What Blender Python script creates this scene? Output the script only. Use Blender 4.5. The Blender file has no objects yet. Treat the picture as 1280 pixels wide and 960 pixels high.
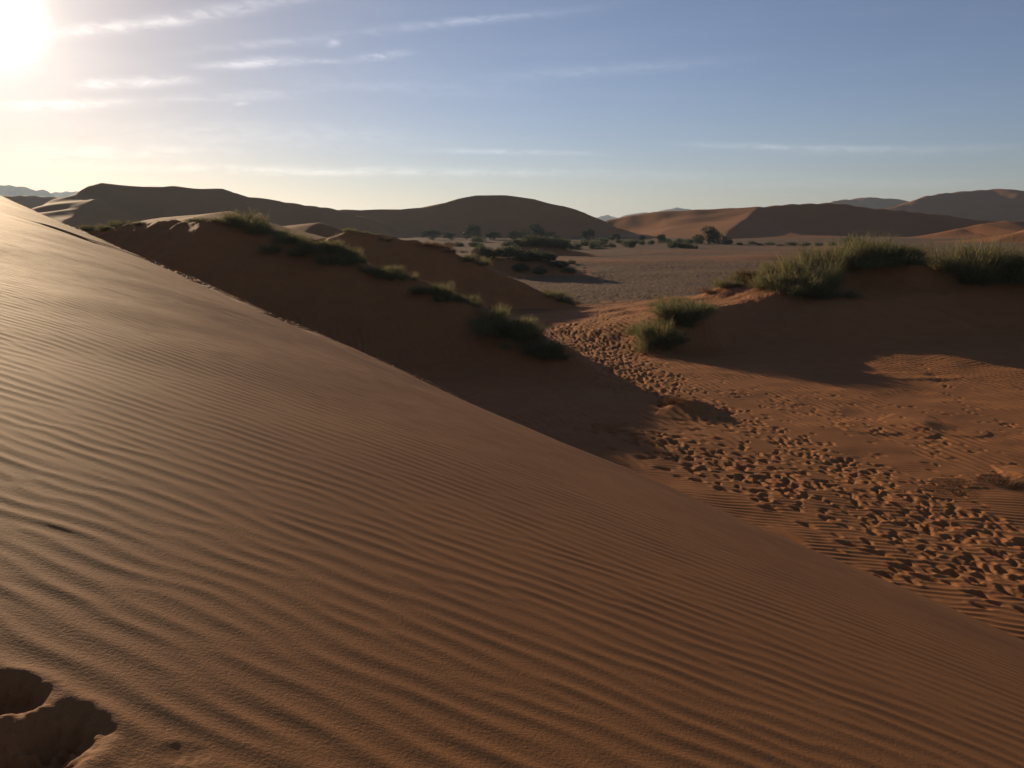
import bpy, math, random
import numpy as np
from mathutils import Vector

# ------------------------------------------------------------------ camera, sky, sun, exposure
SC = bpy.context.scene
COL = SC.collection
F = 1080.0                       # focal length in pixels of a 1280 x 960 frame
PITCH = math.atan(200.0 / 1080.0)
SUN_AZ, SUN_EL = math.radians(-29.7), math.radians(11.1)
SUN = Vector((math.cos(SUN_EL) * math.sin(SUN_AZ), math.cos(SUN_EL) * math.cos(SUN_AZ), math.sin(SUN_EL)))

cam = bpy.data.objects.new("camera", bpy.data.cameras.new("camera"))
COL.objects.link(cam)
cam.data.sensor_width = 36.0
cam.data.lens = 36.0 * F / 1280.0
cam.data.clip_start, cam.data.clip_end = 0.05, 40000.0
cam.rotation_euler = (math.pi / 2 - PITCH, 0, 0)
SC.camera = cam

SC.view_settings.view_transform = 'Standard'
SC.view_settings.look = 'None'
SC.view_settings.gamma = 1.0
SC.view_settings.use_curve_mapping = False
SC.view_settings.exposure = 0.0
SC.cycles.volume_bounces = 0
SC.cycles.max_bounces = 6
SC.cycles.diffuse_bounces = 3
SC.cycles.transparent_max_bounces = 16
SC.cycles.use_denoising = True
SC.cycles.denoiser = 'OPENIMAGEDENOISE'
SC.cycles.sample_clamp_indirect = 4.0

sun_data = bpy.data.lights.new("sun", 'SUN')
sun_data.energy = 5.0
HAZE, HAZE_TOP = 0.75e-4, 160.0
sun_data.angle = math.radians(0.5)
sun_data.color = (1.0, 0.75, 0.48)
sun = bpy.data.objects.new("sun", sun_data)
sun.rotation_euler = SUN.to_track_quat('Z', 'Y').to_euler()
COL.objects.link(sun)


class NT:
    """tiny helper to write node trees as expressions"""
    def __init__(self, tree):
        self.t = tree

    def n(self, typ, **kw):
        nd = self.t.nodes.new(typ)
        for k, v in kw.items():
            setattr(nd, k, v)
        return nd

    def link(self, a, b):
        if isinstance(a, (int, float)):
            b.default_value = a
        elif isinstance(a, (tuple, list)):
            b.default_value = a
        else:
            self.t.links.new(a, b)

    def m(self, op, a, b=0.0, c=None, clamp=False):
        nd = self.n('ShaderNodeMath', operation=op, use_clamp=clamp)
        self.link(a, nd.inputs[0])
        self.link(b, nd.inputs[1])
        if c is not None:
            self.link(c, nd.inputs[2])
        return nd.outputs[0]

    def mix(self, fac, a, b, blend='MIX'):
        nd = self.n('ShaderNodeMix', data_type='RGBA', blend_type=blend)
        self.link(fac, nd.inputs[0])
        self.link(a, nd.inputs[6])
        self.link(b, nd.inputs[7])
        return nd.outputs[2]

    def noise(self, vec, scale, detail=3.0, rough=0.55, dist=0.0):
        nd = self.n('ShaderNodeTexNoise')
        if vec is not None:
            self.link(vec, nd.inputs['Vector'])
        nd.inputs['Scale'].default_value = scale
        nd.inputs['Detail'].default_value = detail
        nd.inputs['Roughness'].default_value = rough
        nd.inputs['Distortion'].default_value = dist
        return nd.outputs[0]

    def ramp(self, v, lo, hi, a=0.0, b=1.0, smooth=True):
        nd = self.n('ShaderNodeMapRange', interpolation_type='SMOOTHSTEP' if smooth else 'LINEAR')
        self.link(v, nd.inputs[0])
        for i, x in ((1, lo), (2, hi), (3, a), (4, b)):
            nd.inputs[i].default_value = x
        return nd.outputs[0]


def pix_dir(px, py):
    X, Y = (px - 640.0) / F, (480.0 - py) / F
    return X, math.cos(PITCH) + Y * math.sin(PITCH), -math.sin(PITCH) + Y * math.cos(PITCH)


def az_el(px, py):
    dx, dy, dz = pix_dir(px, py)
    return math.degrees(math.atan2(dx, dy)), math.degrees(math.atan2(dz, math.hypot(dx, dy)))


def build_world():
    w = bpy.data.worlds.new("World")
    SC.world = w
    w.use_nodes = True
    t = w.node_tree
    t.nodes.clear()
    N = NT(t)
    out = N.n('ShaderNodeOutputWorld')
    bg = N.n('ShaderNodeBackground')
    bg.inputs['Strength'].default_value = 0.060
    sky = N.n('ShaderNodeTexSky', sky_type='NISHITA')
    sky.sun_disc = False
    sky.sun_elevation = SUN_EL
    sky.sun_rotation = SUN_AZ
    sky.altitude = 700.0
    sky.air_density = 1.0
    sky.dust_density = 0.3
    sky.ozone_density = 1.3
    tc = N.n('ShaderNodeTexCoord')
    d = tc.outputs['Generated']
    sep = N.n('ShaderNodeSeparateXYZ')
    N.link(d, sep.inputs[0])
    x, y, z = sep.outputs
    az = N.m('MULTIPLY', N.m('ARCTAN2', x, y), 180 / math.pi)
    el = N.m('MULTIPLY', N.m('ARCSINE', z), 180 / math.pi)
    dt = N.n('ShaderNodeVectorMath', operation='DOT_PRODUCT')
    N.link(d, dt.inputs[0])
    dt.inputs[1].default_value = SUN
    cosang = N.m('MAXIMUM', dt.outputs['Value'], 0.0)
    # thin high cirrus, laid out in azimuth / elevation degrees
    comb = N.n('ShaderNodeCombineXYZ')
    N.link(N.m('MULTIPLY', az, 0.10), comb.inputs[0])
    N.link(N.m('MULTIPLY', el, 0.9), comb.inputs[1])
    warp = N.m('SUBTRACT', N.noise(comb.outputs[0], 1.3, 4.0, 0.6), 0.5)
    comb2 = N.n('ShaderNodeCombineXYZ')
    N.link(N.m('MULTIPLY', az, 0.35), comb2.inputs[0])
    N.link(N.m('MULTIPLY', el, 1.1), comb2.inputs[1])
    comb2.inputs[2].default_value = 3.7
    rag = N.ramp(N.noise(comb2.outputs[0], 1.9, 6.0, 0.62, 0.6), 0.28, 0.72, 0.0, 1.25, smooth=False)
    # (px0, py0, px1, py1, half width in degrees, strength)
    streaks = [(60, 42, 240, 22, 0.36, 1.1), (200, 28, 420, -14, 0.42, 0.9), (230, 64, 470, 40, 0.28, 0.42), (450, 38, 740, 10, 0.26, 0.75),
               (555, 27, 640, 20, 0.20, 0.6),
               (255, 82, 372, 76, 0.30, 1.5), (440, 73, 512, 66, 0.26, 1.5), (368, 76, 432, 76, 0.16, 0.7), (408, 56, 426, 52, 0.20, 0.9),
               (95, 107, 240, 99, 0.30, 1.3), (0, 133, 150, 128, 0.28, 1.0), (150, 128, 420, 112, 0.32, 0.45), (292, 131, 312, 129, 0.13, 0.8),
               (120, 208, 700, 216, 0.28, 0.95), (140, 160, 560, 172, 0.9, 0.35), (525, 188, 760, 192, 0.16, 0.95), (850, 180, 1100, 186, 0.17, 1.0),
               (610, 96, 900, 76, 0.36, 0.62), (330, 95, 700, 118, 0.5, 0.30), (900, 232, 1280, 226, 0.3, 0.30),
               (0, 190, 300, 190, 0.5, 0.5), (540, 212, 1000, 222, 0.35, 0.28), (1000, 190, 1290, 182, 0.25, 0.40)]
    total = None
    for (x0, y0, x1, y1, wd, s) in streaks:
        a0, e0 = az_el(x0, y0)
        a1, e1 = az_el(x1, y1)
        ca, ce = (a0 + a1) / 2, (e0 + e1) / 2
        L = math.hypot(a1 - a0, e1 - e0) / 2
        ux, uy = (a1 - a0) / (2 * L), (e1 - e0) / (2 * L)
        da, de = N.m('SUBTRACT', az, ca), N.m('SUBTRACT', el, ce)
        al = N.m('ADD', N.m('MULTIPLY', da, ux / L), N.m('MULTIPLY', de, uy / L))
        ac = N.m('ADD', N.m('ADD', N.m('MULTIPLY', da, -uy / wd), N.m('MULTIPLY', de, ux / wd)), N.m('MULTIPLY', warp, min(2.6, 0.55 / wd)))
        e2 = N.m('ADD', N.m('POWER', N.m('ABSOLUTE', al), 2.6), N.m('MULTIPLY', ac, ac))
        v = N.m('MULTIPLY', N.m('EXPONENT', N.m('MULTIPLY', e2, -1.3)), s)
        total = v if total is None else N.m('ADD', total, v)
    veil = N.ramp(N.noise(comb.outputs[0], 0.8, 5.0, 0.6), 0.45, 0.85, 0.0, 0.14, smooth=False)
    cl = N.m('ADD', N.m('MULTIPLY', total, rag), veil)
    cl = N.m('MULTIPLY', cl, N.ramp(el, -1.0, 2.0, 0.0, 1.0))
    # bright air round the sun
    g1 = N.m('MULTIPLY', N.m('POWER', cosang, 2600.0), 50.0)
    g2 = N.m('MULTIPLY', N.m('POWER', cosang, 300.0), 6.0)
    g4 = N.m('MULTIPLY', N.m('POWER', cosang, 90.0), 2.6)
    g3 = N.m('MULTIPLY', N.m('POWER', cosang, 24.0), 2.4)
    cloudlight = N.m('ADD', 2.5, N.m('MULTIPLY', N.m('POWER', cosang, 25.0), 4.0))

    def scale(col, f):
        nd = N.n('ShaderNodeVectorMath', operation='SCALE')
        N.link(col, nd.inputs[0])
        N.link(f, nd.inputs['Scale'])
        return nd.outputs[0]

    def add(a, b):
        nd = N.n('ShaderNodeVectorMath', operation='ADD')
        N.link(a, nd.inputs[0])
        N.link(b, nd.inputs[1])
        return nd.outputs[0]
    tint = N.mix(N.ramp(el, 0.0, 26.0, smooth=False), (.98, 1.04, 1.50, 1), (1.32, 1.10, 1.14, 1))
    c = N.mix(1.0, sky.outputs[0], tint, 'MULTIPLY')
    c = N.mix(N.m('POWER', cosang, 22.0), c, N.mix(1.0, c, (.70, .63, .54, 1), 'MULTIPLY'))
    c = add(c, scale((1.0, 0.92, 0.82), N.m('MULTIPLY', cl, cloudlight)))
    c = add(c, scale((1.0, 0.95, 0.85), g1))
    c = add(c, scale((1.0, 0.88, 0.70), g2))
    c = add(c, scale((1.0, 0.88, 0.78), g3))
    c = add(c, scale((1.0, 0.88, 0.76), g4))
    N.link(c, bg.inputs['Color'])
    N.link(bg.outputs[0], out.inputs['Surface'])


build_world()

# ------------------------------------------------------------------ numeric helpers
rng = np.random.default_rng(11)
random.seed(5)


def at(px, py, y):
    """world point seen at pixel (px, py) at forward distance y"""
    dx, dy, dz = pix_dir(px, py)
    return dx / dy * y, y, dz / dy * y


class Tile:
    """periodic bilinear lookup of a square array that spans size metres"""
    def __init__(self, arr, size):
        self.a, self.s, self.n = arr.astype(np.float32), size, arr.shape[0]

    def __call__(self, x, y):
        fx, fy = x / self.s * self.n, y / self.s * self.n
        ix, iy = np.floor(fx), np.floor(fy)
        tx, ty = fx - ix, fy - iy
        i0, j0 = ix.astype(np.int64) % self.n, iy.astype(np.int64) % self.n
        i1, j1 = (i0 + 1) % self.n, (j0 + 1) % self.n
        a = self.a
        return (a[j0, i0] * (1 - tx) + a[j0, i1] * tx) * (1 - ty) + (a[j1, i0] * (1 - tx) + a[j1, i1] * tx) * ty


def spectrum_tile(n, size, filt, seed):
    g = np.random.default_rng(seed)
    w = np.fft.fft2(g.standard_normal((n, n)))
    k = np.fft.fftfreq(n, size / n)
    kx, ky = np.meshgrid(k, k)
    a = np.real(np.fft.ifft2(w * filt(kx, ky)))
    return Tile((a - a.mean()) / a.std(), size)


def cloud_filter(lo, hi, beta):
    def f(kx, ky):
        k = np.hypot(kx, ky) + 1e-9
        return np.where((k > lo) & (k < hi), k ** -beta, 0.0)
    return f


def ripple_filter(wave, angle, spread, band):
    k0 = 1.0 / wave

    def f(kx, ky):
        k = np.hypot(kx, ky) + 1e-9
        a = np.arctan2(ky, kx) - angle
        a = (a + math.pi / 2) % math.pi - math.pi / 2
        return np.exp(-((k - k0) / (band * k0)) ** 2 - (a / spread) ** 2)
    return f


def even_tile(n, size, wave, angle, spread, band, seed):
    """wind ripples of nearly even height: the phase of band-limited noise, forks included"""
    g = np.random.default_rng(seed)
    w = np.fft.fft2(g.standard_normal((n, n)))
    k_ = np.fft.fftfreq(n, size / n)
    kx, ky = np.meshgrid(k_, k_)
    half = (kx * math.cos(angle) + ky * math.sin(angle)) > 0
    a = np.fft.ifft2(w * ripple_filter(wave, angle, spread, band)(kx, ky) * half)
    env = np.abs(a) / np.sqrt((np.abs(a) ** 2).mean())
    ph = np.angle(a)
    prof = np.cos(ph + 0.25 * np.sin(ph))             # steeper on the lee side
    return Tile(prof * np.clip(env, 0, 1.1) ** 0.55, size)


rough = spectrum_tile(1024, 512.0, cloud_filter(0.004, 1.0, 2.0), 3)          # broad, for dune forms
broad = spectrum_tile(1024, 1024.0, cloud_filter(0.002, 0.045, 1.6), 5)
lumps = spectrum_tile(1024, 51.2, cloud_filter(0.12, 0.9, 1.8), 4)            # metre scale lumps
patch = spectrum_tile(512, 51.2, cloud_filter(0.08, 1.2, 1.2), 6)
NEAR_RIPPLE_ANGLE = math.radians(68.0)
near_rip = even_tile(2048, 32.0, 0.155, NEAR_RIPPLE_ANGLE, 0.25, 0.27, 7)
near_fine = even_tile(2048, 24.0, 0.115, NEAR_RIPPLE_ANGLE + 0.05, 0.22, 0.22, 17)
val_rip = even_tile(1024, 38.0, 0.33, math.radians(18.0), 0.22, 0.18, 8)
val_rip2 = even_tile(1024, 24.0, 0.22, math.radians(75.0), 0.20, 0.18, 9)
crumb = spectrum_tile(1024, 20.0, cloud_filter(1.0, 12.0, 0.8), 10)

FLOOR = -7.0


def sstep(a, b, x):
    t = np.clip((x - a) / (b - a), 0, 1)
    return t * t * (3 - 2 * t)


def smax(a, b, k):
    h = np.clip(0.5 + 0.5 * (a - b) / k, 0, 1)
    return b * (1 - h) + a * h + k * h * (1 - h)


# ------------------------------------------------------------------ the near dune: a long convex flank
NK, NS, NH = 0.766, 12.6, -1.6
NC = 2 * abs(NH) / NS ** 2
NA = -0.449 + math.sqrt(2 * abs(NH) * NC)
NB = -0.2287 + math.sqrt(2 * abs(NH) * NC) * NK


def near_dune(x, y):
    s = x + NK * y
    lin = np.clip(s, -6.0, None)
    e = np.maximum(lin - NS - 2.0, 0)
    # past the brow the curve gives way to an even slip slope
    quad = np.where(lin < NS + 2.0, 0.5 * NC * lin ** 2, 0.5 * NC * (NS + 2) ** 2 + NC * (NS + 2) * e)
    z = NH + NA * x + NB * y - quad
    z = z - 0.30 * np.maximum(lin - NS - 0.7, 0)
    z = np.where(y < -2, z + 0.02 * (y + 2), z)
    z = np.where(s < -6, z + 0.12 * (s + 6), z)
    return z


# ------------------------------------------------------------------ ridges: (points seen at pixel, distance), near / far flank slopes
class Ridge:
    def __init__(self, name, pts, r=0.5, p=1.6, base=FLOOR, wob=0.0, far=0.35, cap=None):
        """pts: (px, py, y, near slope[, far slope])"""
        self.name, self.r, self.p, self.base, self.wob, self.cap = name, r, p, base, wob, cap
        self.q = np.array([list(at(a[0], a[1], a[2])) + [a[3], a[4] if len(a) > 4 else far] for a in pts])

    def crest(self, px):
        """point of the crest line in the column px of the photograph"""
        u = pix_dir(px, 300)[0] / pix_dir(px, 300)[1]
        us = self.q[:, 0] / self.q[:, 1]
        o = np.argsort(us)
        return (np.interp(u, us[o], self.q[o, 0]), np.interp(u, us[o], self.q[o, 1]))

    def height(self, x, y):
        out = np.full(x.shape, -1e3)
        q = self.q
        hmax = q[:, 2].max() - self.base
        reach = self.p * hmax / min(q[:, 3].min(), q[:, 4].min()) + 5
        m = (x > q[:, 0].min() - reach) & (x < q[:, 0].max() + reach) & (y > q[:, 1].min() - reach) & (y < q[:, 1].max() + reach)
        if not m.any():
            return out
        X, Y = x[m], y[m]
        if self.wob:
            w = 4.0 if self.base - q[:, 2].max() > -9 else 1.0
            X = X + self.wob * broad(Y * w + 31, X * w)
            Y = Y + self.wob * broad(X * w, Y * w + 77)
        num, den = np.zeros(X.shape), np.zeros(X.shape)
        for a, b in zip(q[:-1], q[1:]):
            d = b[:2] - a[:2]
            L2 = d @ d
            t = np.clip(((X - a[0]) * d[0] + (Y - a[1]) * d[1]) / L2, 0, 1)
            dx, dy = X - a[0] - t * d[0], Y - a[1] - t * d[1]
            D = np.hypot(dx, dy)
            side = (d[0] * (Y - a[1]) - d[1] * (X - a[0])) / math.sqrt(L2)      # + on the left of the walk = far side when walked to +x
            f = sstep(-0.7, 0.7, side / (D + 1e-6))
            sl = (a[3] + (b[3] - a[3]) * t) * (1 - f) + (a[4] + (b[4] - a[4]) * t) * f
            h = a[2] + (b[2] - a[2]) * t - self.base
            Dr = np.sqrt(D * D + self.r ** 2) - self.r
            drop = Dr * sl if self.cap is None else Dr * sl + 0.45 * np.maximum(Dr - self.cap, 0)
            u = drop / (np.maximum(h, 0.05) * self.p)
            z = np.where(u < 1, h * np.maximum(1 - u, 0) ** self.p, -0.6 * np.minimum(u - 1, 2)) + self.base
            wt = (D + 0.6 * self.r + 0.2) ** -8.0
            num += wt * z
            den += wt
        out[m] = num / den
        return out


def const(pts, y0, y1, near, far=0.35):
    n = len(pts)
    return [(p[0], p[1], y0 + (y1 - y0) * i / max(n - 1, 1), near, far) for i, p in enumerate(pts)]


R = {}
# brush hillock on the left, close
R['left'] = Ridge('brush_hillock', [(60, 290, 64, .6, .65), (120, 285, 64, .6, .65), (200, 278, 61, .65, .65), (270, 273, 56, .75, .65), (330, 288, 54.5, .75, .65),
                                    (430, 317, 51.5, .75, .65), (520, 352, 48.5, .75, .65), (600, 389, 45.5, .75, .65), (660, 418, 43, .75, .65), (700, 436, 41.5, .75, .65), (745, 462, 39, .6, .65)],
                  r=0.5, p=1.4, wob=0.2)
R['mid'] = Ridge('brush_hillock', [(330, 300, 84, .6, .65), (400, 297, 83, .6, .65), (440, 288, 82, .7, .65), (500, 298, 80.5, .7, .65), (560, 311, 78.5, .7, .65), (620, 337, 76, .7, .65),
                                   (670, 361, 73, .7, .65), (712, 381, 70.5, .6, .65)], r=0.5, p=1.4, wob=0.2)
R['low'] = Ridge('brush_hillock', [(590, 322, 128, .4, .3), (640, 322, 126, .45, .3), (680, 327, 124, .45, .3), (718, 340, 119, .5, .4)], r=1.0, wob=0.4)
R['back'] = Ridge('brush_hillock', [(640, 308, 200, .35, .3), (690, 307, 196, .4, .3), (716, 313, 190, .4, .3)], r=1.5, wob=0.4)
R['hump'] = Ridge('sand_hump', [(150, 284, 98, .12, .3), (182, 279, 98, .12, .3), (215, 271, 96, .13, .3), (250, 268, 95, .13, .3), (285, 264, 94, .13, .3), (305, 272, 95, .3, .3)], r=1.0, wob=0.5, cap=12)
R['hump2'] = Ridge('sand_hump', [(322, 289, 150, .12, .3), (350, 283, 148, .12, .3), (400, 278, 146, .14, .3), (425, 286, 146, .3, .3)], r=1.0, wob=0.5, cap=12)
R['right'] = Ridge('shrub_hillock', [(806, 444, 46.5, .5, .4), (818, 428, 47, .65, .4), (834, 410, 48, .75, .3), (860, 391, 49.5, .75, .2), (885, 380, 51.8, .75, .15), (915, 380, 53, .75, .12), (945, 377, 54, .75, .12), (985, 356, 56.5, .75, .15),
                                     (1020, 342, 58.5, .75, .2), (1060, 328, 60, .75, .25), (1100, 316, 61, .72, .25), (1130, 319, 61, .72, .25), (1166, 337, 60.5, .72, .3), (1205, 332, 60, .72, .3), (1260, 332, 60, .72, .3), (1330, 330, 60, .7, .3),
                                     (1450, 345, 63, .5, .3), (1560, 385, 68, .5, .3)], r=0.35, p=1.3, wob=0.15)
R['crest'] = Ridge('shrub_hillock', [(785, 393, 62, .10, .3), (830, 382, 60, .10, .3), (865, 373, 60, .10, .3), (900, 358, 60.5, .10, .35), (940, 346, 61.5, .10, .4), (985, 334, 63.5, .12, .4), (1030, 326, 65, .2, .4)], r=0.5, wob=0.15, cap=9)
R['foot'] = Ridge('shrub_hillock', [(772, 412, 58, .25, .3), (796, 422, 53, .35, .3), (812, 438, 48.5, .4, .3), (822, 446, 46, .4, .4)], r=0.9, wob=0.15)
R['tuft_a'] = Ridge('sand_hummock', [(830, 510, 32.8, .25, .3), (850, 502, 32.4, .4, .3), (868, 499, 32.3, .55, .3), (882, 504, 32.2, .5, .4), (894, 512, 32.2, .5, .4)], r=0.5, wob=0.10)
R['tuft_b'] = Ridge('sand_hummock', [(1185, 609, 22.8, .25, .25), (1215, 601, 22.8, .4, .25), (1242, 607, 22.7, .4, .25)], r=0.3, wob=0.05)
R['tuft_c'] = Ridge('sand_hummock', [(1245, 606, 23.2, .25, .25), (1275, 592, 23.2, .4, .25), (1330, 597, 23.0, .4, .25)], r=0.3, wob=0.05)
R['flat_a'] = Ridge('sand_hummock', [(1080, 535, 29.5, .16, .2), (1150, 528, 29.5, .18, .2), (1190, 540, 29, .18, .2)], r=0.9, wob=0.1)
R['flat_b'] = Ridge('sand_hummock', [(1120, 473, 40, .16, .2), (1160, 470, 40, .2, .2), (1180, 478, 40, .2, .2)], r=0.7, wob=0.1)
# the tall dunes beyond the pan
R['dune_a'] = Ridge('far_dune', [(20, 282, 380, .13, .3), (55, 263, 395, .13, .3), (95, 243, 405, .14, .3), (118, 231, 412, .2, .3), (130, 228, 415, .45, .3), (180, 231, 420, .48, .35), (230, 232, 425, .5, .35),
                                 (275, 234, 430, .5, .35), (292, 239, 433, .5, .35), (310, 245, 436, .5, .35), (345, 248, 442, .5, .35), (390, 256, 450, .5, .35), (425, 262, 460, .5, .35), (470, 275, 470, .5, .35)], r=1.0, p=1.15, wob=2.0)
R['spur_a'] = Ridge('far_dune', [(138, 236, 405, .5, .16), (120, 245, 385, .5, .14), (100, 256, 365, .5, .13), (76, 274, 335, .5, .13), (62, 288, 310, .4, .13)][::-1], r=0.6, wob=1.0, cap=25)
R['dune_b'] = Ridge('far_dune', [(360, 270, 510, .45), (420, 263, 510, .48), (480, 261, 510, .5), (520, 258, 510, .5), (545, 253, 510, .5), (566, 248, 510, .5), (590, 244, 510, .5), (625, 244, 510, .5),
                                 (665, 248, 510, .5), (700, 256, 510, .5), (724, 264, 510, .45), (745, 273, 510, .35), (765, 284, 510, .3)], r=1.0, p=1.15, wob=2.0)
R['dune_c'] = Ridge('far_dune', [(730, 281, 560, .45), (760, 273, 560, .42), (790, 268, 558, .3), (830, 265, 555, .17), (870, 261, 550, .15), (915, 259, 545, .14), (938, 258, 540, .16), (958, 257, 540, .42), (1000, 254, 540, .48),
                                 (1040, 252, 540, .5), (1080, 255, 540, .5), (1120, 260, 540, .48), (1165, 266, 540, .45), (1220, 272, 540, .3), (1290, 277, 540, .25), (1380, 286, 540, .3)], r=1.0, p=1.15, wob=2.0)
R['spur_c'] = Ridge('far_dune', [(898, 304, 385, .5, .13), (912, 292, 430, .5, .13), (932, 271, 490, .5, .14), (949, 257, 538, .5, .16)], r=1.0, p=1.15, wob=1.0, cap=40)
R['dune_r'] = Ridge('far_dune', [(1238, 301, 330, .12, .2), (1268, 291, 335, .12, .2), (1310, 278, 335, .14, .2), (1400, 270, 335, .2, .2)], r=2.0, wob=1.0, cap=25)
R['dune_s'] = Ridge('far_dune', [(1205, 285, 430, .3, .3), (1228, 279, 430, .12, .3), (1255, 276, 430, .14, .3), (1285, 276, 430, .4, .3), (1340, 274, 430, .4, .3)], r=2.0, wob=1.0, cap=30)
R['dune_l'] = Ridge('far_dune', [(-160, 252, 800, .42), (-60, 246, 800, .42), (5, 244, 800, .42), (45, 243, 800, .42), (78, 246, 800, .42), (120, 254, 800, .42), (170, 275, 800, .4)], r=2.0, p=1.15, wob=3.0)
R['hill_d'] = Ridge('distant_dune', [(980, 274, 2600, .4), (1040, 251, 2600, .45), (1085, 246, 2600, .45), (1125, 249, 2600, .45), (1170, 262, 2600, .4), (1230, 275, 2600, .4)], r=8.0, p=1.15, wob=6.0)
R['hill_e'] = Ridge('distant_dune', [(1060, 274, 1500, .4), (1105, 262, 1500, .45), (1160, 246, 1500, .48), (1212, 238, 1500, .5), (1232, 237, 1500, .35), (1250, 236, 1500, .12), (1290, 239, 1500, .12), (1400, 236, 1500, .12), (1500, 250, 1500, .2)], r=4.0, p=1.15, wob=5.0, cap=200)
R['peak_a'] = Ridge('mountain', [(770, 272, 5200, .4), (800, 266, 5200, .4), (822, 263, 5200, .4), (838, 261, 5200, .4), (847, 258, 5200, .4), (856, 260, 5200, .4), (880, 264, 5200, .4), (930, 273, 5200, .4)], r=6.0, wob=9.0)
R['peak_b'] = Ridge('mountain', [(720, 276, 6000, .4), (745, 271, 6000, .4), (757, 268, 6000, .4), (768, 270, 6000, .4), (790, 277, 6000, .4)], r=6.0, wob=9.0)
R['peak_c'] = Ridge('mountain', [(-180, 240, 3600, .4), (-60, 228, 3600, .4), (0, 231, 3600, .4), (28, 235, 3600, .4), (45, 240, 3600, .4), (52, 239, 3600, .4), (64, 243, 3600, .4), (90, 252, 3600, .4)], r=6.0, wob=9.0)
R['peak_d'] = Ridge('mountain', [(40, 250, 4600, .4), (62, 242, 4600, .4), (76, 239, 4600, .4), (100, 240, 4600, .4), (160, 252, 4600, .4), (200, 272, 4600, .4)], r=6.0, wob=9.0)

# ------------------------------------------------------------------ footprints stamped into a relief of the valley floor
TX0, TY0, TW, TH, TC = -6.0, 8.0, 36.0, 70.0, 0.03
trail = np.zeros((int(TH / TC), int(TW / TC)), np.float32)


def on_floor(px, py, z=FLOOR):
    dx, dy, dz = pix_dir(px, py)
    return dx * z / dz, dy * z / dz


def stamp(x, y, ang, L, W, depth):
    rad = int(L * 0.95 / TC)
    i, j = int((x - TX0) / TC), int((y - TY0) / TC)
    if i - rad < 0 or j - rad < 0 or i + rad + 1 > trail.shape[1] or j + rad + 1 > trail.shape[0]:
        return
    g = np.arange(-rad, rad + 1) * TC
    gx, gy = np.meshgrid(g, g)
    a = gx * math.cos(ang) + gy * math.sin(ang)
    b = -gx * math.sin(ang) + gy * math.cos(ang)
    q = (a / (L / 2)) ** 2 + (b / (W / 2)) ** 2
    pit = -depth * np.exp(-(q ** 1.6) * 1.1)
    q2 = ((a + L * .12) / (L * .68)) ** 2 + (b / (W * .78)) ** 2
    rim = depth * 0.16 * np.exp(-((np.sqrt(q2) - 1.0) / 0.34) ** 2) * (0.5 + 0.5 * np.tanh(-a / L * 3))
    trail[j - rad:j + rad + 1, i - rad:i + rad + 1] += pit + rim


def walk(path, per_m2, depth=0.08, size=1.0):
    """scatter prints over a band given as (px, py, half width in metres)"""
    pts = [(*on_floor(px, py), w) for px, py, w in path]
    for (xa, ya, wa), (xb, yb, wb) in zip(pts[:-1], pts[1:]):
        L = math.hypot(xb - xa, yb - ya)
        ang = math.atan2(yb - ya, xb - xa)
        n = rng.poisson(3.3 * per_m2 * L * (wa + wb))
        for _ in range(n):
            t = rng.random()
            off = float(np.clip(rng.normal(0, 0.55), -1.3, 1.3)) * (wa + (wb - wa) * t)
            x = xa + (xb - xa) * t - math.sin(ang) * off
            y = ya + (yb - ya) * t + math.cos(ang) * off
            s = size * rng.uniform(0.65, 1.15)
            stamp(x, y, ang + rng.normal(0, 0.35) + (math.pi if rng.random() < 0.35 else 0), 0.34 * s, 0.150 * s, 0.78 * depth * rng.uniform(0.6, 1.35))


walk([(757, 388, .5), (752, 405, .8), (742, 420, 1.4)], 2.2, .07)
walk([(700, 415, .8), (735, 432, 2.0), (770, 458, 2.0), (800, 478, 1.7), (835, 492, 1.3)], 4.2, .10, 1.1)
walk([(765, 455, .5), (800, 440, .5)], 1.0)
walk([(835, 492, 1.2), (880, 505, 1.2), (940, 530, 1.2), (1000, 560, 1.2), (1050, 585, 1.1), (1110, 612, 1.1), (1170, 640, 1.1), (1250, 680, 1.1), (1340, 722, 1.2)], 2.5, .075)
walk([(740, 530, .8), (800, 545, 1.2), (860, 562, 1.5), (930, 588, 1.6), (1010, 618, 1.5)], 3.2, .10, 1.1)
walk([(1010, 618, 1.5), (1100, 655, 1.4), (1200, 700, 1.8), (1330, 760, 2.0)], 2.0, .08, .95)
walk([(830, 478, .8), (900, 490, 1.6), (1000, 508, 1.8), (1090, 535, 1.6), (1180, 560, 1.5), (1300, 588, 1.5)], 1.0, .055, .9)
walk([(1000, 560, 1.5), (1100, 600, 2.2), (1200, 650, 2.4), (1300, 700, 2.4)], 1.1, .06, .9)
walk([(1150, 458, .25), (1180, 478, .25), (1215, 512, .3), (1290, 540, .3)], 1.6, .05)
walk([(860, 470, 1.0), (1000, 490, 2.2), (1100, 505, 2.4), (1290, 540, 2.4)], .22, .05, .9)
walk([(690, 395, 1.5), (760, 425, 2.5)], .35, .06)
for px, py in [(905, 612), (963, 636), (1010, 656), (1062, 680), (1096, 690), (1130, 709), (1160, 722), (1185, 715), (1225, 744), (1262, 742), (870, 600), (830, 586), (1110, 718), (800, 572), (765, 560), (1330, 775)]:
    x, y = on_floor(px, py)
    stamp(x, y, -0.75 + rng.normal(0, .2), 0.48, 0.19, 0.085)
for px, py in [(715, 400), (723, 403), (744, 408), (752, 404), (688, 398), (860, 530), (872, 520), (846, 524), (890, 534), (905, 538), (880, 545), (868, 536)]:
    x, y = on_floor(px, py)
    stamp(x, y, rng.normal(-0.5, .3), 0.75, 0.16, 0.06)
trail = np.clip(trail, -0.15, 0.05)
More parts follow.
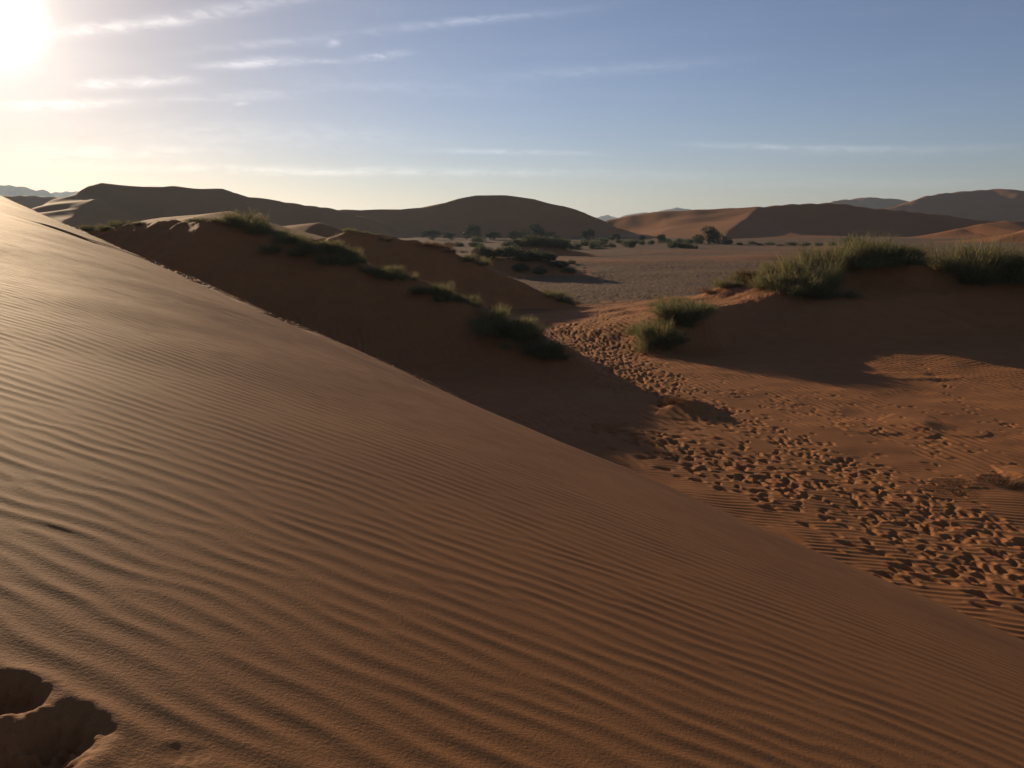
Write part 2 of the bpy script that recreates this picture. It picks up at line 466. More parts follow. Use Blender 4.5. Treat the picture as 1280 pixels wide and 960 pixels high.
# ground kicked loose inside the bands
k = np.ones(15) / 15
dens = np.apply_along_axis(lambda v: np.convolve(v, k, 'same'), 0, np.abs(trail))
dens = np.apply_along_axis(lambda v: np.convolve(v, k, 'same'), 1, dens)


def trail_at(x, y):
    fx, fy = (x - TX0) / TC, (y - TY0) / TC
    ok = (fx > 1) & (fy > 1) & (fx < trail.shape[1] - 2) & (fy < trail.shape[0] - 2)
    fx, fy = np.where(ok, fx, 1), np.where(ok, fy, 1)
    i, j = fx.astype(int), fy.astype(int)
    tx, ty = fx - i, fy - j

    def lk(a):
        return (a[j, i] * (1 - tx) + a[j, i + 1] * tx) * (1 - ty) + (a[j + 1, i] * (1 - tx) + a[j + 1, i + 1] * tx) * ty
    return np.where(ok, lk(trail), 0), np.where(ok, lk(dens), 0)


def hit_near(px, py):
    """where the ray of a pixel meets the near dune"""
    dx, dy, dz = pix_dir(px, py)
    t = np.geomspace(0.5, 160, 4000)
    f = dz * t - near_dune(dx * t, dy * t)
    i = np.argmax(f < 0)
    if f[i] >= 0:
        i = np.argmin(f)
    return dx * t[i], dy * t[i]


def seg_dist(x, y, pts):
    d = np.full(x.shape, 1e9)
    sgn = np.zeros(x.shape)
    for (ax, ay), (bx, by) in zip(pts[:-1], pts[1:]):
        L2 = (bx - ax) ** 2 + (by - ay) ** 2
        t = np.clip(((x - ax) * (bx - ax) + (y - ay) * (by - ay)) / L2, 0, 1)
        e = np.hypot(x - ax - t * (bx - ax), y - ay - t * (by - ay))
        s = ((bx - ax) * (y - ay) - (by - ay) * (x - ax)) / math.sqrt(L2)
        sgn = np.where(e < d, s, sgn)
        d = np.minimum(d, e)
    return d, sgn


slip_line = [hit_near(*p) for p in [(60, 282), (110, 300), (180, 321), (235, 345), (262, 352), (320, 386), (345, 394), (400, 421), (470, 452)]]
near_pits = [(hit_near(0, 868), .10, .085, 0.4, .07), (hit_near(62, 920), .115, .105, 0.9, .08), (hit_near(40, 955), .10, .09, 0.3, .05), (hit_near(232, 942), .055, .04, 0, .007)]
brow = []
for px in (95, 120, 150, 178, 205, 230, 262, 296, 335, 372, 412, 455, 500, 548):
    u = pix_dir(px, 300)[0] / pix_dir(px, 300)[1]
    yy = NS / (u + NK)
    brow.append((u * yy, yy))


def ground(x, y, detail=True):
    """height and the number of the form that makes it"""
    r = np.hypot(x, y)
    fl = FLOOR + 0.22 * broad(x * 2.0, y * 2.0) * sstep(14, 60, r) + 0.018 * lumps(x, y) * sstep(10, 20, r)
    names = list(R)
    z = fl.copy()
    comp = np.zeros(x.shape, np.int32)
    top = fl + 0.10
    for i, k_ in enumerate(names):
        rd = R[k_]
        h = rd.height(x, y)
        if k_ in ('left', 'mid', 'right', 'low', 'foot', 'back', 'crest'):
            act = h > FLOOR - 0.4
            h = h + np.where(act, (0.10 if k_ in ('left', 'mid') else 0.06) * lumps(x + 7, y) + 0.014 * crumb(x * .5, y * .5) * np.clip((h - FLOOR) / 2, 0, 1), 0)
        elif k_.startswith(('dune', 'spur', 'hill')):
            act = h > FLOOR
            h = h + np.where(act, 0.7 * broad(x * 1.2 + 40, y * 1.2) * np.clip((h - FLOOR) / 12, 0, 1), 0)
        elif k_.startswith('peak'):
            h = h + np.where(h > FLOOR, 3.0 * lumps(x * .02, y * .02) * np.clip((h - FLOOR) / 60, 0, 1), 0)
        up = h > top
        comp = np.where(up, i + 2, comp)
        top = np.maximum(top, h)
        kk = {'far_dune': 1.2, 'distant_dune': 2.0, 'mountain': 2.0, 'sand_hummock': 0.15}.get(rd.name, 0.45)
        z = smax(z, h, kk)
    nd = near_dune(x, y)
    nd = nd + 0.022 * lumps(x * .6, y * .6) * sstep(3, 14, r)
    comp = np.where(nd > top - 0.02, 1, comp)
    on_near = sstep(-0.05, 0.05, nd - z)
    near_mask = nd > z
    z = smax(z, nd, 0.10)
    if detail:
        # ripples of the near flank
        s = x + NK * y
        amp = (0.64 + 0.10 * sstep(-1.4, 1.4, patch(x * 2.2, y * 2.2))) * sstep(NS + 1.5, NS - 3.0, s)
        rp = near_rip(x, y)
        rip = 0.0044 * rp * amp + 0.0010 * near_fine(x, y) * (0.4 + 0.6 * sstep(-0.8, 1.5, patch(x * 1.7 + 11, y * 1.7)))
        rip = rip * sstep(120, 50, r)
        d, sg = seg_dist(x, y, slip_line)
        rip = rip + 0.045 * np.exp(-(d / 0.9) ** 2) * np.tanh(sg / 0.12) * sstep(0.0, 1.0, near_mask)
        d, sg = seg_dist(x, y, brow)
        kick = crumb(x * .55, y * .55)
        rip = rip + np.exp(-(d / 0.55) ** 2) * np.clip(kick, -1.6, 1.2) * 0.055
        for (cx, cy), L, W, a, dep in near_pits:
            p = (x - cx) * math.cos(a) + (y - cy) * math.sin(a)
            q_ = -(x - cx) * math.sin(a) + (y - cy) * math.cos(a)
            e = np.sqrt((p / L) ** 2 + (q_ / W) ** 2) 
            e = e + np.exp(-((e - 0.9) / .35) ** 2) * (.10 * lumps(x * 9 + cx, y * 9) + .045 * crumb(x * 3, y * 3))
            rip = rip - dep * np.exp(-np.clip(e, 0, 4) ** 2.3) * (1 + .16 * crumb(x * 2.5 + 3, y * 2.5)) + dep * 0.10 * np.exp(-((e - 1.5) / .45) ** 2)
        z = z + rip * on_near
        # valley: ripples and prints
        open_floor = (1 - on_near) * sstep(2.6, 1.2, z - FLOOR)
        tr, dn = trail_at(x, y)
        calm = sstep(0.035, 0.006, dn)
        mix = sstep(-0.5, 0.5, patch(x * .8 + 5, y * .8) + (y - 33) * 0.10)
        vr = 0.021 * val_rip(x, y) * mix + 0.011 * val_rip2(x, y) * (1 - mix)
        sandy = sstep(72, 62, y + 1.5 * patch(x, y))
        z = z + open_floor * (vr * calm * sandy * sstep(75, 55, r) + tr + np.minimum(dn * 5, .4) * 0.025 * crumb(x, y))
        pebb = sstep(66, 76, y + 1.5 * patch(x, y)) * (1 - on_near) * sstep(0.8, 0.2, z - FLOOR) * sstep(420, 150, r)
        z = z + pebb * 0.022 * crumb(x * .35, y * .35)
    return z, comp


def gz(x, y):
    z, _ = ground(np.array([float(x)]), np.array([float(y)]))
    return float(z[0])


# ------------------------------------------------------------------ the ground: one sheet out to the horizon, cut along the feet of its dunes
def radii():
    rs, r = [], 0.25
    while r < 9000:
        rs.append(r)
        if r < 1.4:
            d = 0.05
        elif r < 14:
            d = min(max(0.011, r * r / 1500), 0.030)
        elif r < 34:
            d = max(0.030, r * r / 9500)
        elif r < 95:
            d = max(0.12, min(r * r / 9500, 0.30))
        else:
            d = r * 0.0068
        r += d
    return np.array(rs)


def azimuths():
    c = np.radians(np.arange(-36.6, 36.6001, 0.066))
    wide, a, st = [], 36.6, 0.09
    while a < 180:
        st = min(st * 1.10, 3.0)
        a += st
        wide.append(a)
    wide = np.array(wide) * (180.0 - 36.6) / (wide[-1] - 36.6) + 36.6 * (1 - (180.0 - 36.6) / (wide[-1] - 36.6))
    right = np.radians(wide)
    left = -right[:-1][::-1]
    return np.concatenate([left, c, right])


def make_material_sand():
    def sand(name, soil_mix):
        m = bpy.data.materials.new(name)
        m.use_nodes = True
        N = NT(m.node_tree)
        bsdf = m.node_tree.nodes['Principled BSDF']
        geo = N.n('ShaderNodeNewGeometry')
        P = geo.outputs['Position']
        big = N.noise(P, 0.05, 3.0)
        mid = N.noise(P, 1.3, 4.0)
        gr = N.noise(P, 230.0, 2.0, 0.7)
        c = N.mix(N.ramp(big, .35, .65), (.320, .139, .056, 1), (.352, .152, .058, 1)) if soil_mix else N.mix(N.ramp(big, .35, .65), (.315, .140, .054, 1), (.345, .152, .057, 1))
        c = N.mix(N.ramp(mid, .35, .7, 0, .5), c, (.262, .115, .050, 1))
        c = N.mix(N.ramp(gr, .52, .74, 0, .35), c, (.40, .22, .115, 1))
        c = N.mix(N.ramp(gr, .30, .44, .45, 0), c, (.12, .052, .026, 1))
        if soil_mix:
            at_ = N.n('ShaderNodeAttribute', attribute_name='soil')
            peb = N.noise(P, 2.2, 5.0, .7)
            sc = N.mix(N.ramp(peb, .38, .62), (.148, .088, .049, 1), (.205, .129, .076, 1))
            sc = N.mix(N.ramp(N.noise(P, .22, 3.0), .4, .65), sc, (.178, .107, .062, 1))
            c = N.mix(at_.outputs['Fac'], c, sc)
        N.link(c, bsdf.inputs['Base Color'])
        bsdf.inputs['Roughness'].default_value = 0.85 if soil_mix else 0.75
        bsdf.inputs['Specular IOR Level'].default_value = 0.06 if soil_mix else 0.05
        b1 = N.n('ShaderNodeBump')
        b1.inputs['Strength'].default_value = 0.55
        b1.inputs['Distance'].default_value = 0.0012
        N.link(N.noise(P, 260.0, 3.0, .75), b1.inputs['Height'])
        b2 = N.n('ShaderNodeBump')
        b2.inputs['Strength'].default_value = 0.9
        b2.inputs['Distance'].default_value = 0.0035
        N.link(N.noise(P, 75.0, 3.0, .65), b2.inputs['Height'])
        N.link(b2.outputs[0], b1.inputs['Normal'])
        if soil_mix:
            b3 = N.n('ShaderNodeBump')
            N.link(N.m('MULTIPLY', at_.outputs['Fac'], .7), b3.inputs['Strength'])
            b3.inputs['Distance'].default_value = 0.07
            N.link(N.noise(P, 2.2, 5.0, .7), b3.inputs['Height'])
            N.link(b3.outputs[0], b2.inputs['Normal'])
        N.link(b1.outputs[0], bsdf.inputs['Normal'])
        return m
    rock = bpy.data.materials.new('mountain_rock')
    rock.use_nodes = True
    N = NT(rock.node_tree)
    bsdf = rock.node_tree.nodes['Principled BSDF']
    geo = N.n('ShaderNodeNewGeometry')
    N.link(N.mix(N.ramp(N.noise(geo.outputs['Position'], .012, 6.0, .7), .35, .65), (.14, .10, .08, 1), (.21, .15, .12, 1)), bsdf.inputs['Base Color'])
    bsdf.inputs['Roughness'].default_value = .95
    bsdf.inputs['Specular IOR Level'].default_value = .1
    return sand('red_sand', False), sand('valley_floor', True), rock


SAND, SOIL, ROCK = make_material_sand()


def build_ground():
    rs, az = radii(), azimuths()
    nr, na = len(rs), len(az)
    Rr, A = np.meshgrid(rs, az, indexing='ij')
    x, y = Rr * np.sin(A), Rr * np.cos(A)
    z = np.empty_like(x)
    comp = np.empty(x.shape, np.int32)
    step = 120
    for i in range(0, nr, step):
        z[i:i + step], comp[i:i + step] = ground(x[i:i + step], y[i:i + step])
    print('ground grid', nr, na, nr * na)
    P = np.stack([x, y, z], -1)
    # smooth normals from the whole sheet, so the cuts leave no crease
    dr = np.empty_like(P)
    dr[1:-1] = P[2:] - P[:-2]
    dr[0], dr[-1] = P[1] - P[0], P[-1] - P[-2]
    Pw = np.concatenate([P[:, -1:], P, P[:, :1]], 1)
    da = Pw[:, 2:] - Pw[:, :-2]
    nrm = np.cross(da, dr)
    nrm /= np.linalg.norm(nrm, axis=-1, keepdims=True) + 1e-12
    nrm[nrm[..., 2] < 0] *= -1
    soil = sstep(64, 76, y + 2.5 * patch(x * .7, y * .7)) * sstep(0.9, 0.1, z - FLOOR)
    idx = np.arange(nr * na).reshape(nr, na)
    nxt = np.roll(idx, -1, axis=1)
    quads = np.stack([idx[:-1], idx[1:], nxt[1:], nxt[:-1]], -1)[:, :, ::-1].reshape(-1, 4)
    names = list(R)
    # forms that read as one hill share an id
    merge = {'spur_c': 'dune_c', 'crest': 'right', 'spur_a': 'dune_a', 'foot': 'right', 'dune_s': 'dune_c'}
    fam = np.array([0, 1] + [names.index(merge.get(n, n)) + 2 for n in names])
    fc = fam[comp.reshape(-1)[quads[:, 0]]]
    Pf, Nf, Sf = P.reshape(-1, 3), nrm.reshape(-1, 3), soil.reshape(-1)
    info = {0: ('desert_floor', 'valley floor of trampled red sand running out to a grey gravel pan', 'desert floor', SOIL),
            1: ('sand_dune', 'rippled sunlit dune flank filling the foreground', 'dune', SAND)}
    texts = {'left': ('brush hillock in shadow behind the foreground dune, green tufts along its crest', 'hillock'),
             'mid': ('second reddish hillock behind the nearest brush hillock, its toe on the grey pan', 'hillock'),
             'low': ('low shadowed hillock with round bushes at the left edge of the pan', 'hillock'),
             'back': ('farthest low bushy bank at the left edge of the pan', 'hillock'),
             'hump': ('pale sunlit sand hump showing over the left brush hillock', 'sand hump'),
             'hump2': ('thin pale sunlit sand streak below the flat-topped far dune', 'sand hump'),
             'right': ('dark shrub-topped hillock across the footpath with orange sand on its shoulder', 'hillock'),
             'tuft_a': ('little sand hummock under a dry bush beside the footprints, its long dark shadow behind it', 'sand hummock'),
             'tuft_b': ('little orange sand hummock with a dry brown tuft beside the trampled track', 'sand hummock'),
             'tuft_c': ('little sand hummock cut by the frame beside the dry brown tuft', 'sand hummock'),
             'flat_a': ('flat rippled sand swell between the two lines of footprints', 'sand hummock'),
             'flat_b': ('flat sand swell at the edge of the shrub hillock shadow', 'sand hummock'),
             'dune_a': ('tall flat-topped far dune with a bright sunlit spur on its left', 'dune'),
             'dune_b': ('dark round-backed far dune in the centre of the skyline', 'dune'),
             'dune_c': ('long far dune behind the pan, brown and sunlit on one half, dark on the other', 'dune'),
             'dune_r': ('small orange sunlit dune at the frame edge behind the bushes', 'dune'),
             'dune_l': ('grey hazy dune between the foreground crest and the bright spur', 'dune'),
             'hill_d': ('blue-grey distant dune with a level top on the skyline', 'dune'),
             'hill_e': ('big blue-grey distant dune with a pink sunlit flank', 'dune'),
             'peak_a': ('pale blue mountain peeping over the long far dune', 'mountain'),
             'peak_b': ('tiny pale mountain in the gap between two dark dunes', 'mountain'),
             'peak_c': ('pale lilac mountain range sloping down from the frame edge', 'mountain'),
             'peak_d': ('pale lilac mountain hump beside the bright spur', 'mountain')}
    for i, n in enumerate(names):
        if n in texts:
            info[i + 2] = (R[n].name, texts[n][0], texts[n][1], ROCK if R[n].name == 'mountain' else SOIL)
    fan = None
    for cid, (nm, label, cat, mat) in info.items():
        f = quads[fc == cid]
        if not len(f):
            print('no faces for', nm, cid)
            continue
        used, inv = np.unique(f, return_inverse=True)
        inv = inv.reshape(-1, 4)
        vp, vn, vs = Pf[used], Nf[used], Sf[used]
        loops, starts, totals = inv.reshape(-1), np.arange(0, len(f) * 4, 4), np.full(len(f), 4)
        if cid == 1 and f.min() < na:                   # close the small hole under the camera
            ring = np.searchsorted(used, np.arange(na))
            c0 = len(vp)
            vp = np.vstack([vp, [[0, 0, z[0].mean()]]])
            vn = np.vstack([vn, [nrm[0].mean(0)]])
            vs = np.append(vs, 0)
            tri = np.stack([np.full(na, c0), np.roll(ring, -1), ring], -1)
            starts = np.concatenate([starts, len(loops) + np.arange(0, na * 3, 3)])
            totals = np.concatenate([totals, np.full(na, 3)])
            loops = np.concatenate([loops, tri.reshape(-1)])
        me = bpy.data.meshes.new(nm)
        me.vertices.add(len(vp))
        me.vertices.foreach_set('co', vp.astype(np.float32).reshape(-1))
        me.loops.add(len(loops))
        me.loops.foreach_set('vertex_index', loops.astype(np.int32))
        me.polygons.add(len(starts))
        me.polygons.foreach_set('loop_start', starts.astype(np.int32))
        me.polygons.foreach_set('loop_total', totals.astype(np.int32))
        me.polygons.foreach_set('use_smooth', np.ones(len(starts), bool))
        if cid == 0:
            at_ = me.attributes.new('soil', 'FLOAT', 'POINT')
            at_.data.foreach_set('value', vs.astype(np.float32))
        me.update(calc_edges=True)
        me.normals_split_custom_set_from_vertices(vn.astype(np.float32))
        me.materials.append(mat)
        o = bpy.data.objects.new(nm, me)
        COL.objects.link(o)
        o['kind'], o['label'], o['category'] = 'structure', label, cat


build_ground()

#PLANTS#

# ------------------------------------------------------------------ plants
def leaf_material(name, a, b, trans=0.35, straw=None):
    m = bpy.data.materials.new(name)
    m.use_nodes = True
    N = NT(m.node_tree)
    t = m.node_tree
    bsdf = t.nodes['Principled BSDF']
    oi = N.n('ShaderNodeObjectInfo')
    geo = N.n('ShaderNodeNewGeometry')
    f = N.m('ADD', N.m('MULTIPLY', oi.outputs['Random'], 0.45), N.m('MULTIPLY', N.noise(geo.outputs['Position'], 2.6, 3.0), 0.75))
    f = N.m('ADD', f, N.m('MULTIPLY', geo.outputs['Random Per Island'], 0.35))
    c = N.mix(N.ramp(f, .35, 1.05, smooth=False), a, b)
    if straw:
        c = N.mix(N.ramp(geo.outputs['Random Per Island'], .70, .76), c, straw)
    N.link(c, bsdf.inputs['Base Color'])
    bsdf.inputs['Roughness'].default_value = .6
    bsdf.inputs['Specular IOR Level'].default_value = .25
    tr = N.n('ShaderNodeBsdfTranslucent')
    N.link(c, tr.inputs['Color'])
    mx = N.n('ShaderNodeMixShader')
    mx.inputs[0].default_value = trans
    t.links.new(bsdf.outputs[0], mx.inputs[1])
    t.links.new(tr.outputs[0], mx.inputs[2])
    t.links.new(mx.outputs[0], t.nodes['Material Output'].inputs['Surface'])
    return m


GREEN = leaf_material('reed_green', (.105, .118, .052, 1), (.22, .212, .095, 1), .5, (.31, .235, .115, 1))
SHRUB = leaf_material('shrub_green', (.075, .090, .046, 1), (.150, .155, .085, 1), .4)
DARKG = leaf_material('tree_green', (.030, .040, .020, 1), (.060, .070, .034, 1), .2)
DRY = leaf_material('dry_straw', (.13, .062, .026, 1), (.22, .112, .048, 1), .3)
WOOD = bpy.data.materials.new('grey_wood')
WOOD.use_nodes = True
_N = NT(WOOD.node_tree)
_N.link(_N.mix(_N.noise(None, 9.0, 4.0), (.09, .065, .045, 1), (.20, .155, .11, 1)), WOOD.node_tree.nodes['Principled BSDF'].inputs['Base Color'])
WOOD.node_tree.nodes['Principled BSDF'].inputs['Roughness'].default_value = .9


def make_mesh(name, v, f, mat):
    me = bpy.data.meshes.new(name)
    me.from_pydata(v, [], f)
    me.materials.append(mat)
    me.update()
    return me


def ribbon(v, f, pts, widths, side):
    b = len(v)
    for p, w in zip(pts, widths):
        v.append(tuple(p + side * w))
        v.append(tuple(p - side * w))
    for i in range(len(pts) - 1):
        f.append((b + 2 * i, b + 2 * i + 1, b + 2 * i + 3, b + 2 * i + 2))


def reed_mesh(seed, n, mat, wide=1.0, name='foliage'):
    """a mound of thin arching stems, radius about 1 and height about 1"""
    r = np.random.default_rng(seed)
    v, f = [], []
    clumps = [(r.normal(0, .40), r.normal(0, .40), r.uniform(.5, 1.15)) for _ in range(7)]
    for _ in range(n):
        cx, cy, ch = clumps[r.integers(7)]
        p = np.array([cx + r.normal(0, .14), cy + r.normal(0, .14), -0.08])
        az = math.atan2(p[1], p[0]) + r.normal(0, .9)
        tilt = abs(r.normal(0, .72)) + .06
        tilt = min(tilt, 1.5)
        L = ch * r.uniform(.45, .92)
        d = np.array([math.cos(az) * math.sin(tilt), math.sin(az) * math.sin(tilt), math.cos(tilt)])
        pts = [p]
        for _s in range(4):
            d = d + np.array([math.cos(az) * .10, math.sin(az) * .10, -.10]) * r.uniform(.3, 1.2) + r.normal(0, .05, 3)
            d /= np.linalg.norm(d)
            pts.append(pts[-1] + d * L / 4)
        a = r.uniform(0, math.pi)
        side = np.array([math.cos(a), math.sin(a), r.normal(0, .3)])
        w = wide * r.uniform(.004, .008)
        ribbon(v, f, pts, [w, w, w * .9, w * .6, w * .15], side)
        for _t in range(3):
            i = r.integers(1, 4)
            q = pts[i]
            e = d + r.normal(0, .55, 3)
            e /= np.linalg.norm(e)
            l = r.uniform(.08, .22)
            ribbon(v, f, [q, q + e * l * .5, q + e * l + np.array([0, 0, -.02])], [w * .8, w * .7, w * .15], side)
    return make_mesh(name, v, f, mat)


def stem_mesh(seed, n=16):
    r = np.random.default_rng(seed)
    v, f = [], []
    for _ in range(n):
        az = r.uniform(0, 2 * math.pi)
        tilt = r.uniform(.1, 1.0)
        p = np.array([r.normal(0, .01), r.normal(0, .01), -.1])
        d = np.array([math.cos(az) * math.sin(tilt), math.sin(az) * math.sin(tilt), math.cos(tilt)])
        tube(v, f, [p, p + d * .25, p + d * .5 + r.normal(0, .04, 3)], [.018, .013, .006], 4)
    return make_mesh('stems', v, f, WOOD)


def tube(v, f, pts, rad, n=6):
    b = len(v)
    for i, p in enumerate(pts):
        p = np.array(p, float)
        d = np.array(pts[min(i + 1, len(pts) - 1)], float) - np.array(pts[max(i - 1, 0)], float)
        d /= np.linalg.norm(d) + 1e-9
        a = np.cross(d, [0.31, 0.95, 0.05])
        a /= np.linalg.norm(a) + 1e-9
        c = np.cross(d, a)
        for k_ in range(n):
            t = 2 * math.pi * k_ / n
            v.append(tuple(p + (a * math.cos(t) + c * math.sin(t)) * rad[i]))
    for i in range(len(pts) - 1):
        for k_ in range(n):
            f.append((b + i * n + k_, b + i * n + (k_ + 1) % n, b + (i + 1) * n + (k_ + 1) % n, b + (i + 1) * n + k_))


def leafy_mesh(seed, n, mat, size, lobes, name, inner=.55):
    """leaf-sized faces spread through uneven lobes (x, y, z, radius, squash)"""
    r = np.random.default_rng(seed)
    v, f = [], []
    wsum = sum(l[3] ** 2 for l in lobes)
    for lx, ly, lz, lr, sq in lobes:
        for _ in range(int(n * lr ** 2 / wsum)):
            d = r.normal(0, 1, 3)
            d /= np.linalg.norm(d)
            rr = lr * (inner + (1 - inner) * r.random() ** .6) * (1 + .16 * math.sin(5 * d[0] + seed) * math.cos(4 * d[1] + lx * 9) + .08 * r.normal())
            p = np.array([lx, ly, lz]) + d * rr * np.array([1, 1, sq])
            if p[2] < -.05:
                continue
            a = r.normal(0, 1, 3)
            a /= np.linalg.norm(a)
            b = np.cross(a, r.normal(0, 1, 3))
            b /= np.linalg.norm(b) + 1e-9
            s = size * r.uniform(.5, 1.3)
            i = len(v)
            v += [tuple(p - a * s), tuple(p + b * s * .45), tuple(p + a * s), tuple(p - b * s * .45)]
            f.append((i, i + 1, i + 2, i + 3))
    return make_mesh(name, v, f, mat)


def shrub_lobes(seed):
    r = np.random.default_rng(seed)
    L = [(0, 0, .42, .55, .95)]
    for _ in range(8):
        a = r.uniform(0, 2 * math.pi)
        d = r.uniform(.25, .62)
        L.append((math.cos(a) * d, math.sin(a) * d, r.uniform(.18, .55), r.uniform(.26, .42), .95))
    return L


def tree_lobes(seed):
    r = np.random.default_rng(seed)
    L = [(0, 0, .70, .42, .55)]
    for _ in range(11):
        a = r.uniform(0, 2 * math.pi)
        d = r.uniform(.3, .74)
        L.append((math.cos(a) * d, math.sin(a) * d, r.uniform(.22, .76) - .2 * d ** 2, r.uniform(.24, .36), .75))
    return L


def trunk_mesh(seed):
    r = np.random.default_rng(seed)
    v, f = [], []
    tube(v, f, [(0, 0, -.1), (.02, .01, .12), (.05, 0, .30)], [.075, .055, .045], 8)
    for _ in range(7):
        a = r.uniform(0, 2 * math.pi)
        d = r.uniform(.35, .65)
        tube(v, f, [(.05, 0, .26), (math.cos(a) * d * .4, math.sin(a) * d * .4, .42), (math.cos(a) * d, math.sin(a) * d, .66)], [.038, .024, .008], 6)
    return make_mesh('trunk', v, f, WOOD)


REED = [reed_mesh(20 + i, 900, GREEN) for i in range(5)]
STRAW = [reed_mesh(40 + i, 520, DRY) for i in range(3)]
SPRIG = [reed_mesh(50 + i, 420, DRY, 1.3) for i in range(2)]
STEMS = [stem_mesh(60 + i) for i in range(2)]
DENSE = [leafy_mesh(70 + i, 2600, SHRUB, .055, shrub_lobes(70 + i), 'foliage') for i in range(4)]
CROWN = [leafy_mesh(80 + i, 4200, DARKG, .042, tree_lobes(80 + i), 'crown', .35) for i in range(3)]
TRUNK = [trunk_mesh(90 + i) for i in range(2)]
ORD = ['first', 'second', 'third', 'fourth', 'fifth', 'sixth', 'seventh', 'eighth', 'ninth', 'tenth', 'eleventh', 'twelfth', 'thirteenth', 'fourteenth', 'fifteenth',
       'sixteenth', 'seventeenth', 'eighteenth', 'nineteenth']
for _w in ('twent', 'thirt', 'fort', 'fift', 'sixt', 'sevent', 'eight'):
    ORD += [_w + 'ieth'] + [_w + 'y-' + o_ for o_ in ORD[:9]]


def obj(name, me, parent=None):
    o = bpy.data.objects.new(name, me)
    COL.objects.link(o)
    o.parent = parent
    return o


KIND = {'reed': ('reed_bush', 'bush'), 'straw': ('straw_tuft', 'grass tuft'), 'sprig': ('dry_bush', 'dry bush'), 'dense': ('round_shrub', 'shrub'), 'tree': ('thorn_tree', 'tree')}
pr = random.Random(3)


def plant(kind, x, y, w, h, label, group, sink=0.05, simple=False):
    nm, cat = KIND[kind]
    z = gz(x, y) - sink
    if kind == 'dense' or simple:
        bank = {'dense': DENSE, 'reed': REED, 'straw': STRAW, 'sprig': SPRIG}[kind]
        root = obj(nm, bank[pr.randrange(len(bank))])
    else:
        root = obj(nm, None)
        root.empty_display_size = .2
        if kind == 'tree':
            obj('trunk', TRUNK[pr.randrange(2)], root)
            obj('crown', CROWN[pr.randrange(3)], root)
        else:
            bank = {'reed': REED, 'straw': STRAW, 'sprig': SPRIG}[kind]
            obj('foliage', bank[pr.randrange(len(bank))], root)
            obj('stems', STEMS[pr.randrange(2)], root)
    root.location = (x, y, z)
    root.rotation_euler = (0, 0, pr.uniform(0, 6.283))
    root.scale = (w / 2, w / 2, h)
    root['label'], root['category'] = label, cat
    if group:
        root['group'] = group
    return root


def on_crest(ridge, px, dy=0.0):
    x, y = R[ridge].crest(px)
    return x * (1 + dy / y), y + dy


def row(kind, ridge, items, text, group, simple=False, big=1.0):
    """text has {} for the place in the row, counted from the left"""
    items = sorted(items)
    for i, it in enumerate(items):
        px, w, h = it[:3]
        dy = it[3] if len(it) > 3 else pr.uniform(-.7, .6)
        x, y = on_crest(ridge, px, dy)
        k_ = it[4] if len(it) > 4 else kind
        m = y / F
        plant(k_, x, y, big * w * m * pr.uniform(1.0, 1.7), (1 + (big - 1) * .3) * h * m * pr.uniform(.95, 1.6), text.format(ORD[i]), group, simple=simple)


def spots(kind, items, text, group, simple=True):
    items = sorted(items)
    for i, it in enumerate(items):
        px, w, h, y = it[:4]
        k_ = it[4] if len(it) > 4 else kind
        u = pix_dir(px, 300)[0] / pix_dir(px, 300)[1]
        m = y / F
        plant(k_, u * y, y, w * m * 1.1, h * m * 1.1, text.format(ORD[i]), group, simple=simple and k_ != 'tree')


# crest of the left hillock
row('reed', 'left', [(118, 26, 10), (138, 24, 9), (158, 26, 10), (178, 18, 8), (212, 22, 10), (243, 18, 7), (262, 30, 9), (283, 24, 8), (312, 38, 20), (330, 32, 22), (352, 28, 13),
                     (372, 30, 15), (392, 32, 15), (412, 30, 14), (430, 36, 22), (447, 24, 14), (462, 22, 12), (477, 16, 10), (491, 28, 16), (512, 18, 12), (533, 22, 10), (547, 26, 16),
                     (563, 24, 12), (585, 22, 12), (600, 20, 12), (617, 38, 22), (634, 42, 26), (655, 36, 24), (674, 36, 22), (692, 34, 18), (295, 24, 8), (322, 30, 16), (344, 28, 14), (362, 28, 12), (402, 28, 13), (422, 30, 16), (438, 28, 16), (484, 22, 12), (502, 22, 12), (523, 20, 10), (555, 22, 12), (574, 22, 11), (608, 26, 14), (626, 34, 20), (645, 36, 22), (664, 34, 20)],
    'olive reed bush, {} from left along the near left hillock crest', 'reed bushes along the crest of the left hillock')
row('reed', 'left', [(340, 40, 18, -1.4), (382, 40, 16, -1.3), (415, 36, 16, -1.1), (632, 34, 14, -.8), (662, 36, 14, -.7), (690, 34, 12, -.6), (706, 28, 10, -.3)],
    'shaded dark reed bush, {} from left just below the near left hillock crest', 'shaded bushes below the left hillock crest')
# second hillock
row('reed', 'mid', [(425, 12, 5), (441, 16, 6), (456, 14, 5), (469, 16, 5), (483, 14, 5)],
    'tiny pale grass tuft, {} from left atop the second reddish hillock', 'small tufts on the second hillock', True)
row('straw', 'mid', [(537, 22, 9), (552, 26, 10), (567, 22, 10)],
    'orange dry grass tuft, {} of three on the second reddish hillock', 'dry tufts on the second hillock')
row('reed', 'mid', [(584, 22, 12), (599, 22, 13), (690, 24, 10), (703, 22, 12), (714, 20, 11)],
    'green bush, {} from left on the lower second reddish hillock', 'bushes on the flank of the second hillock')
